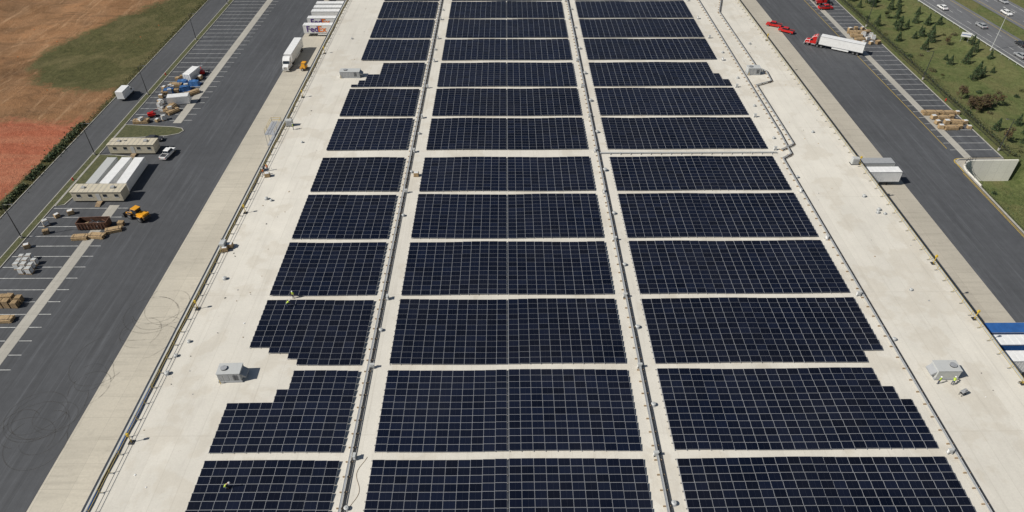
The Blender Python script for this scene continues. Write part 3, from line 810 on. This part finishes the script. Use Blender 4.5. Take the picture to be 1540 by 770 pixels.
def dumpster():
    b = MB(); L, W, Hh = 6.8, 2.4, 1.9
    b.box((0, 0, .3), (L, W, .12), 'rust')
    for s in (-1, 1):
        b.box((0, s * W / 2, 1.15), (L, .08, 1.7), 'rust'); b.box((0, s * W / 2, 2.02), (L + .1, .16, .12), 'rust')
        for i in range(9): b.box((-L / 2 + .4 + i * .75, s * (W / 2 + .08), 1.1), (.1, .12, 1.6), 'rust')
    for s in (-1, 1): b.box((s * L / 2, 0, 1.15), (.08, W - .1, 1.7), 'rust'); b.box((s * L / 2, 0, 2.03), (.14, W - .2, .12), 'rust')
    for x in (-2.6, 2.6):
        for s in (-1, 1): b.cyl((x, s * .9 - .1, .15), (x, s * .9 + .1, .15), .15, 'dark', 8)
    for _ in range(40):
        b.box((random.uniform(-3, 3), random.uniform(-.95, .95), random.uniform(.5, 1.3)), (random.uniform(.5, 2), random.uniform(.1, .5), random.uniform(.05, .3)), random.choice(['dark', 'wood2', 'dark', 'grey', 'rust']), 0, Matrix.Rotation(random.uniform(-.6, .6), 3, 'Z') @ Matrix.Rotation(random.uniform(-.3, .3), 3, 'Y'))
    return b.mesh('open_top_dumpster')
put('open_top_dumpster', dumpster(), (-96.6, 128.2, 0), R(3))
for x, y, r in ((-98, 123.9, 4), (-94.4, 124.4, -5), (-91.6, 126.6, 20)): put('lumber_pile', lp, (x, y, 0), R(r))
for x, y, r in ((-90.8, 128.9, 0),): put('pallet_stack', pal, (x, y, 0), r, (1.1, 1.1, 1))
for i in range(3):
    for j in range(4):
        if (i, j) not in ((2, 3), (0, 0)): put('wrapped_pallet', wr, (-106.3 + i * 1.6 + random.uniform(-.1, .1) - j * .25, 111.9 + j * 1.5, 0), random.uniform(-.1, .1), random.uniform(.95, 1.15))
for i in range(3):
    for j in range(2): put('pallet_stack', pal, (-103.4 + i * 1.5, 101.4 + j * 1.5, 0), random.uniform(-.08, .08), (1.1, 1.15, random.uniform(1.3, 1.9)))
put('lumber_pile', lp, (-100.5, 97.4, 0), R(3))
for x, y in ((-108.4, 120.6), (-106.8, 125.8), (-108.4, 129), (-107.5, 132.2), (-104.8, 133.4)):
    put(*random.choice([('wrapped_pallet', wr), ('pallet_stack', pal), ('supply_crate', cr)]), (x, y, 0), random.uniform(0, 1), random.uniform(1, 1.3))
for x, y, r in ((-103.4, 203.5, 0), (-99.6, 203.0, .1), (-101.2, 199.4, .4), (-105.5, 197.5, .1)): put('tarp_covered_pile', tp, (x, y, 0), r)
for _ in range(26):
    x, y = random.uniform(-108, -97), random.uniform(178, 210)
    if abs(x + 99.6) < 3.6 and abs(y - 190.5) < 2.2: continue
    nm, mm = random.choice([('wrapped_pallet', wr), ('pallet_stack', pal), ('supply_crate', cr), ('wrapped_pallet', wr), ('lumber_pile', lp)])
    put(nm, mm, (x, y, 0), random.uniform(0, 1.5), random.uniform(.9, 1.3))
b = MB(); b.box((0, 0, .75), (2.6, 1.9, .7), 'red', .08)
for x in (-1, 1):
    for s in (-1, 1): wheel(b, x, s * 1.0, .42, .32, s)
b.box((-.3, 0, 1.35), (2.2, 1.4, .6), 'red', .08); b.cyl((-.9, 0, 1.7), (2.4, 0, 2.6), .14, 'red', 8); b.cyl((2.4, 0, 2.6), (-.2, 0, 3.2), .12, 'grey', 8); b.box((3.0, 0, 2.2), (.8, 1.6, .08), 'grey')
for z in (2.7, 3.2): b.box((3.0, -.8, z), (.8, .04, .04), 'grey'); b.box((3.0, .8, z), (.8, .04, .04), 'grey'); b.box((3.4, 0, z), (.04, 1.6, .04), 'grey')
bl = b.mesh('boom_lift')
for x, y, r in ((-104.6, 182, .4), (-99.8, 211, 2)): put('boom_lift', bl, (x, y, 0), r, .8)
b = MB(); b.box((-.9, 0, 2.0), (4.6, 2.3, 2.4), 'white', .04); b.box((0, 0, .7), (6.4, .9, .25), 'dark')
b.prism([(1.5, .6), (3.4, .6), (3.45, 1.35), (2.7, 1.6), (2.2, 2.35), (1.5, 2.4)], -1.0, 1.0, 'white', .07)
b.quad([(2.73, -.85, 1.62), (2.73, .85, 1.62), (2.26, .8, 2.28), (2.26, -.8, 2.28)], 'glass')
for s in (-1, 1): b.box((2.0, s * 1.01, 1.75), (.7, .02, .5), 'glass'); wheel(b, -2.0, s * .95, .42, .4, s); wheel(b, 2.4, s * .95, .42, .28, s)
bt = b.mesh('box_truck'); put('box_truck', bt, (-117.6, 194.8, 0), R(88))
b = MB()
b.box((-1.5, 0, 1.45), (2.4, 1.7, 1.1), 'orange', .12); b.box((-2.75, 0, 1.2), (.3, 1.9, .8), 'dark', .05)
b.box((0.1, 0, 2.2), (1.3, 1.5, 1.5), 'glass', .05); b.box((.1, 0, 3.0), (1.6, 1.7, .12), 'orange', .04)
for sx in (-.5, .7):
    for sy in (-.72, .72): b.box((sx, sy, 2.2), (.1, .1, 1.6), 'dark')
b.box((1.3, 0, 1.1), (1.6, 1.1, .8), 'orange', .08)
for x in (-1.6, 1.6):
    for s in (-1, 1): wheel(b, x, s * 1.05, .75, .55, s); b.box((x, s * 1.05, 1.6), (1.4, .6, .1), 'orange' if x < 0 else 'dark', .03)
for s in (-.5, .5): b.box((2.4, s, 1.25), (2.6, .18, .32), 'orange', .03, Matrix.Rotation(R(16), 3, 'Y')); b.cyl((1.4, s * .6, 1.7), (3.2, s * .6, 1.2), .08, 'chrome', 8)
b.prism([(3.3, .1), (4.4, .15), (4.4, .22), (3.6, .35), (3.45, .8), (3.7, 1.15), (3.6, 1.2), (3.3, .9)], -1.35, 1.35, 'dark')
wlm = b.mesh('wheel_loader'); put('wheel_loader', wlm, (-87.7, 131.6, 0), R(155))
for i in range(4):
    for j in range(4):
        if random.random() < .15: continue
        put(*random.choice([('lumber_pile', lp), ('pallet_stack', pal), ('lumber_pile', lp), ('supply_crate', cr)]), (124.2 + i * 2.7 + j * .3, 173.2 + j * 2.9 + random.uniform(-.3, .3), 0), random.uniform(-.2, .2), random.uniform(1, 1.3))
for i in range(3):
    for j in range(5):
        put(*random.choice([('wrapped_pallet', wr), ('pallet_stack', pal), ('lumber_pile', lp), ('supply_crate', cr)]), (126.5 + i * 2.5, 234 + j * 3.2 + random.uniform(-.6, .6), 0), random.uniform(-.4, .4), random.uniform(1, 1.3))

# ------------------------------------------------------------------ lamps, signs
def lamp(hh, m='dark', arm=1.6, double=False):
    b = MB(); b.cyl((0, 0, 0), (0, 0, .7), .3, 'kerb', 12); b.cyl((0, 0, .7), (0, 0, hh), .13, m, 8, .07)
    for s in ((-1, 1) if double else (1,)):
        b.cyl((0, 0, hh - .1), (s * arm, 0, hh + .05), .05, m, 6); b.box((s * (arm + .3), 0, hh + .05), (.8, .4, .12), m, .03)
    return b.mesh('street_lamp')
l1 = lamp(9.5); l2 = lamp(14, 'lgrey', 2.2, True)
for x, y, r in ((-111.5, 124, 0), (-111.6, 160.5, 0), (-111.5, 196, 0), (-111.5, 239, 0), (-111.5, 275, 0), (134.1, 161, R(180)), (134.1, 205, R(180)), (134.1, 250, R(180)), (-111.5, 88, 0)):
    put('street_lamp', l1, (x, y, 0), r)
for y in (228, 290, 150): put('street_lamp', l2, (hwy_x(y) - 3.5, y, 0), R(95))
b = MB()
for s in (-1.1, 1.1): b.cyl((s, 0, 0), (s, 0, 3.4), .07, 'alu', 6)
b.box((0, -.06, 2.6), (3.2, .06, 1.6), 'white', .02); b.box((0, -.10, 2.6), (2.8, .02, .25), 'blue')
put('road_sign', b.mesh('road_sign'), (163.5, 236, -.2), R(-25))
b = MB(); b.cyl((0, 0, 0), (0, 0, .7), .13, 'red', 10); b.dome((0, 0, .7), .15, 'red'); b.cyl((-.25, 0, .5), (.25, 0, .5), .07, 'red', 8); b.cyl((0, -.2, .45), (0, 0, .45), .08, 'red', 8); b.cyl((0, 0, 0), (0, 0, .06), .2, 'red', 10)
hy = b.mesh('fire_hydrant')
for x, y in ((-111.4, 148), (-111.4, 210), (134, 190)): put('fire_hydrant', hy, (x, y, .1))
b = MB(); b.cyl((0, 0, 0), (0, 0, 1.1), .11, 'yellow', 10); b.dome((0, 0, 1.1), .11, 'yellow')
bo = b.mesh('bollard')
for k in range(5): put('bollard', bo, (-58.2, 60 + k * 42, 0))
b = MB()
for _ in range(14):
    x, y = random.uniform(-190, -125), random.uniform(150, 290); b.cyl((x, y, height(x, y)), (x, y, height(x, y) + 1.2), .05, 'tan', 5); b.box((x, y, height(x, y) + 1.1), (.4, .05, .25), 'vesto')
put('survey_stakes', b.mesh('survey_stakes'))

# ------------------------------------------------------------------ vegetation
def leafq(b, p, s, m):
    n = Vector((random.gauss(0, 1), random.gauss(0, 1), random.gauss(.5, 1))).normalized()
    u = n.orthogonal().normalized(); u.rotate(Matrix.Rotation(random.uniform(0, 6.28), 3, n)); w = n.cross(u)
    p = Vector(p)
    b.quad([p - u * s, p - w * s * .6, p + u * s, p + w * s * .6], m)
def conifer(hh, rad, n=620):
    b = MB(); b.cyl((0, 0, -.3), (0, 0, hh * .95), .09, 'bark', 6, .02)
    lop = [random.uniform(.75, 1.2) for _ in range(9)]
    for k in range(26):
        t = (k + .5) / 26; a = k * 2.4; r = rad * (1 - t) * .8; z = hh * (.1 + .85 * t)
        b.cyl((0, 0, z), (r * math.cos(a), r * math.sin(a), z - .15), .02, 'bark', 4)
    for _ in range(n):
        t = random.random() ** 1.4; a = random.uniform(0, 6.283)
        tier = 1 - .28 * ((t * 7) % 1)
        r = rad * (1 - t) ** .85 * tier * lop[int(a / 6.2832 * 9) % 9] * random.uniform(.45, 1.05)
        z = hh * (.06 + .94 * t)
        leafq(b, (r * math.cos(a), r * math.sin(a), z), random.uniform(.10, .22), 'ev2' if random.random() < .3 + .3 * t else 'ev1')
    return b.mesh('evergreen_tree', False)
def decid(hh, rad, mats, n=900):
    b = MB(); b.cyl((0, 0, -.3), (0, 0, hh * .45), .16, 'bark', 7, .1)
    cl = []
    for k in range(15):
        a = random.uniform(0, 6.28); r = rad * random.uniform(.15, .8); z = hh * random.uniform(.4, .92)
        c = Vector((r * math.cos(a), r * math.sin(a), z)); cl.append((c, rad * random.uniform(.22, .42)))
        b.cyl((0, 0, hh * random.uniform(.3, .45)), c, .05, 'bark', 4, .015)
    for _ in range(n):
        c, r = random.choice(cl); d = Vector((random.gauss(0, 1), random.gauss(0, 1), random.gauss(0, .8))).normalized() * r * random.uniform(.5, 1.1)
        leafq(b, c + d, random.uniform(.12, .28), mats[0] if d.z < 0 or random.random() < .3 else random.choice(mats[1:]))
    return b.mesh('deciduous_tree', False)
def shrub(r, mats, n=260):
    b = MB()
    for k in range(7):
        a = k * .9; b.cyl((0, 0, 0), (r * .6 * math.cos(a), r * .6 * math.sin(a), r * .8), .03, 'bark', 4, .01)
    for _ in range(n):
        d = Vector((random.gauss(0, 1), random.gauss(0, 1), abs(random.gauss(0, 1)))).normalized() * r * random.uniform(.4, 1.05)
        d *= .85 + .3 * noise.noise(d * 1.7)
        leafq(b, (d.x, d.y, d.z * .85), random.uniform(.08, .2), random.choice(mats))
    return b.mesh('shrub', False)
EV = [conifer(3.4, 1.25), conifer(2.6, 1.1, 480), conifer(4.2, 1.5, 760)]
DE = [decid(5.5, 2.3, ('de3', 'de1', 'de2', 'de1')), decid(4.4, 1.9, ('gr1', 'de1', 'ev2')), decid(5.0, 2.2, ('de3', 'de3', 'de1', 'de2'))]
SH = [shrub(.9, ('ev1', 'ev2')), shrub(.8, ('de1', 'gr2')), shrub(1.0, ('de3', 'gr2'))]
placed = []
def try_place(x, y, dmin):
    for (a, c) in placed:
        if (a - x) ** 2 + (c - y) ** 2 < dmin ** 2: return False
    placed.append((x, y)); return True
cnt = 0
while cnt < 105:
    y = random.uniform(158, 320); x = random.uniform(137.5, hwy_x(y) - 6)
    if not try_place(x, y, 2.9): continue
    k = random.random(); z = height(x, y)
    if k < .66: put('evergreen_tree', random.choice(EV), (x, y, z), random.uniform(0, 6), random.uniform(.75, 1.3))
    elif k < .78: put('deciduous_tree', random.choice(DE[:2]), (x, y, z), random.uniform(0, 6), random.uniform(.55, .9))
    else: put('shrub', random.choice(SH), (x, y, z), random.uniform(0, 6), random.uniform(.9, 1.5))
    cnt += 1
for _ in range(12):
    x, y = 143.5 + random.gauss(0, 2.2), 186 + random.gauss(0, 4); put('deciduous_tree', random.choice((DE[2], DE[0])), (x, y, height(x, y)), random.uniform(0, 6), random.uniform(.5, .85))
for _ in range(14):
    x = random.uniform(124, 150); y = random.uniform(110, 152); put('shrub', random.choice(SH), (x, y, height(x, y)), random.uniform(0, 6), random.uniform(.7, 1.4))
def weeds(name, n, fx, mats, s0=.08, s1=.25, hz=.5):
    b = MB()
    for _ in range(n):
        x, y = fx(); z = height(x, y); leafq(b, (x, y, z + abs(random.gauss(0, hz))), random.uniform(s0, s1), random.choice(mats))
    return put(name, b.mesh(name, False))
def hedgept():
    while True:
        y = random.uniform(133, 180); n = noise.noise(Vector((3.1, y * .22, 0)))
        if n > -.18: return -122.9 + random.gauss(0, .55 + .6 * max(0, n)), y
weeds('hedge', 3600, hedgept, ('gr1', 'ev1', 'gr2', 'ev2', 'gr2'), .12, .34, .5)
weeds('roadside_weeds', 5200, lambda: (-122.0 + random.gauss(0, .7), random.uniform(100, 300)), ('gr1', 'gr2', 'gr1', 'de1'), .08, .22, .2)
weeds('fence_line_shrubs', 4200, lambda: (136.4 + abs(random.gauss(0, .9)), random.uniform(158, 300)), ('gr1', 'ev1', 'gr2', 'de1'), .1, .3, .45)
weeds('meadow_grass', 7000, lambda: (random.uniform(136, 166), random.uniform(157, 300)), ('gr1', 'gr2', 'de1', 'gr2'), .08, .2, .06)
weeds('basin_grass', 2500, lambda: (random.uniform(120.5, 142), random.uniform(112, 152)), ('gr1', 'gr2', 'ev2'), .08, .22, .12)

# ------------------------------------------------------------------ people
def person(name, loc, rz, pose='stand', vest='vest', hat='white'):
    J = {'pel': (0, 0, .95, .135), 'wst': (0, 0, 1.1, .12), 'chs': (0, 0, 1.34, .15), 'nck': (0, 0, 1.5, .055), 'hd': (0, .02, 1.62, .085), 'top': (0, .01, 1.74, .07)}
    for s, S in ((-1, 'l'), (1, 'r')):
        J['sh' + S] = (s * .2, 0, 1.43, .06); J['el' + S] = (s * .27, -.02, 1.15, .045); J['wr' + S] = (s * .26, .1, .92, .032); J['ha' + S] = (s * .25, .14, .84, .035)
        J['hp' + S] = (s * .1, 0, .9, .10); J['kn' + S] = (s * .12, .04, .5, .07); J['an' + S] = (s * .13, 0, .1, .05); J['to' + S] = (s * .15, .17, .05, .04)
    if pose == 'walk':
        J['knl'] = (-.12, .18, .52, .07); J['anl'] = (-.13, .22, .1, .05); J['tol'] = (-.13, .39, .05, .04)
        J['knr'] = (.12, -.02, .5, .07); J['anr'] = (.13, -.3, .16, .05); J['tor'] = (.13, -.16, .05, .04); J['wrl'] = (-.27, -.12, .92, .032); J['hal'] = (-.27, -.15, .84, .035)
    if pose in ('bend', 'crouch'):
        if pose == 'crouch':
            for k, v in list(J.items()):
                if k[:2] not in ('kn', 'an', 'to'): J[k] = (v[0], v[1] - .12, v[2] - .52, v[3])
            for s, S in ((-1, 'l'), (1, 'r')): J['kn' + S] = (s * .2, .3, .52, .07); J['an' + S] = (s * .16, .0, .1, .05); J['to' + S] = (s * .17, .17, .05, .04)
        px, py, pz, _ = J['pel']; a = R(50 if pose == 'bend' else 35)
        for k in ('wst', 'chs', 'nck', 'hd', 'top', 'shl', 'shr'):
            x, y, z, r = J[k]; dy, dz = y - py, z - pz; J[k] = (x, py + dy * math.cos(a) + dz * math.sin(a), pz - dy * math.sin(a) + dz * math.cos(a), r)
        for s, S in ((-1, 'l'), (1, 'r')):
            x, y, z, _ = J['sh' + S]; J['el' + S] = (x * 1.2, y + .12, z - .26, .045); J['wr' + S] = (x, y + .3, z - .42, .032); J['ha' + S] = (x * .9, y + .36, z - .49, .035)
    E = [('pel', 'wst'), ('wst', 'chs'), ('chs', 'nck'), ('nck', 'hd'), ('hd', 'top')]
    for S in 'lr': E += [('chs', 'sh' + S), ('sh' + S, 'el' + S), ('el' + S, 'wr' + S), ('wr' + S, 'ha' + S), ('pel', 'hp' + S), ('hp' + S, 'kn' + S), ('kn' + S, 'an' + S), ('an' + S, 'to' + S)]
    keys = list(J); me = bpy.data.meshes.new(name); me.from_pydata([J[k][:3] for k in keys], [(keys.index(a), keys.index(c)) for a, c in E], [])
    o = bpy.data.objects.new('tmp_skin', me); scene.collection.objects.link(o)
    sk = o.modifiers.new('s', 'SKIN'); su = o.modifiers.new('u', 'SUBSURF'); su.levels = 1; su.render_levels = 1
    for i, k in enumerate(keys):
        v = me.skin_vertices[0].data[i]; v.radius = (J[k][3],) * 2; v.use_root = (k == 'pel')
    dg = bpy.context.evaluated_depsgraph_get(); nm = bpy.data.meshes.new_from_object(o.evaluated_get(dg)); bpy.data.objects.remove(o)
    b = MB(); b.bm.from_mesh(nm)
    def segd(p, a, c):
        a, c = Vector(J[a][:3]), Vector(J[c][:3]); d = c - a; t = clamp01((p - a).dot(d) / d.length_squared); return (p - a - d * t).length
    def lab(e):
        a, c = e
        if c in ('hd', 'top') or c[:2] in ('ha', 'wr'): return 'skin'
        if c[:2] == 'to': return 'boot'
        if c[:2] in ('kn', 'an', 'hp'): return 'jean'
        return vest
    for m in ('skin', 'boot', 'jean', vest): b.mi(m)
    for f in b.bm.faces:
        p = f.calc_center_median(); e = min(E, key=lambda q: segd(p, *q) / (max(J[q[0]][3], J[q[1]][3]) + .02)); f.material_index = b.mi(lab(e)); f.smooth = True
    hx, hy_, hz, _ = J['top']; b.dome((hx, hy_, hz - .03), .125, hat, .9); b.cyl((hx, hy_ + .03, hz - .05), (hx, hy_ + .03, hz - .035), .15, hat, 12)
    x, y, z, _ = J['hd']
    b.box((x, y + .09, z - .01), (.025, .03, .04), 'skin', .005)
    for s in (-1, 1): b.box((x + s * .032, y + .083, z + .02), (.02, .01, .012), 'dark'); b.box((x + s * .088, y, z), (.015, .03, .05), 'skin')
    b.box((x, y + .083, z - .045), (.045, .01, .01), 'red')
    for s, S in ((-1, 'l'), (1, 'r')):
        a = Vector(J['wr' + S][:3]); c = Vector(J['ha' + S][:3]); d = (c - a).normalized()
        for i in range(4):
            q = c + Vector(((i - 1.5) * .019, 0, 0)); b.cyl(q, q + d * (.075 - .008 * abs(i - 1)), .009, 'skin', 5, .006)
        b.cyl(c - d * .03, c + d * .02 + Vector((-s * .05, .02, 0)), .010, 'skin', 5, .007)
    put(name, b.mesh(name), loc, rz)
W = 'construction_worker'
person(W, (-39.3, 88.0, ROOF + .34), R(-60), 'bend', 'vest'); person(W, (-38.9, 90.7, ROOF), R(160), 'stand', 'vest')
person(W, (-39.0, 52.2, ROOF + .34), R(-90), 'crouch', 'vest', 'white')
person(W, (68.2, 70.0, ROOF), R(20), 'stand', 'vest'); person(W, (70.3, 69.8, ROOF), R(-40), 'bend', 'vest')
person(W, (-55.4, 131.6, ROOF), R(70), 'walk', 'vesto'); person(W, (-55.0, 133.4, ROOF), R(180), 'stand', 'vesto', 'yellow')
person(W, (-53.6, 152.4, ROOF), R(100), 'stand', 'vest')

# ------------------------------------------------------------------ light, sky, camera
SD = Vector((1, .33, -.98)).normalized()      # direction light travels
sun = bpy.data.lights.new('sun', 'SUN'); sun.energy = 4.9; sun.angle = R(.5); sun.color = (1, .96, .885)
so = bpy.data.objects.new('sun', sun); so.rotation_euler = SD.to_track_quat('-Z', 'Y').to_euler(); so.location = (-100, -30, 150); scene.collection.objects.link(so)
w = bpy.data.worlds.new('World'); scene.world = w; w.use_nodes = True
nt = w.node_tree; sky = nt.nodes.new('ShaderNodeTexSky'); sky.sky_type = 'NISHITA'; sky.sun_disc = False
sky.sun_elevation = math.asin(-SD.z); sky.sun_rotation = math.atan2(-SD.x, -SD.y)
nt.links.new(sky.outputs[0], nt.nodes['Background'].inputs[0]); nt.nodes['Background'].inputs[1].default_value = .052
cam = bpy.data.cameras.new('camera'); co = bpy.data.objects.new('camera', cam); scene.collection.objects.link(co)
co.location = (0, 0, 97); co.rotation_euler = (R(90 - 39.7), 0, R(-.43))
cam.sensor_width = 36; cam.lens = 36 * 1027 / 1540; cam.clip_start = .5; cam.clip_end = 6000
scene.camera = co
scene.view_settings.view_transform = 'Standard'; scene.view_settings.look = 'None'; scene.view_settings.exposure = 0
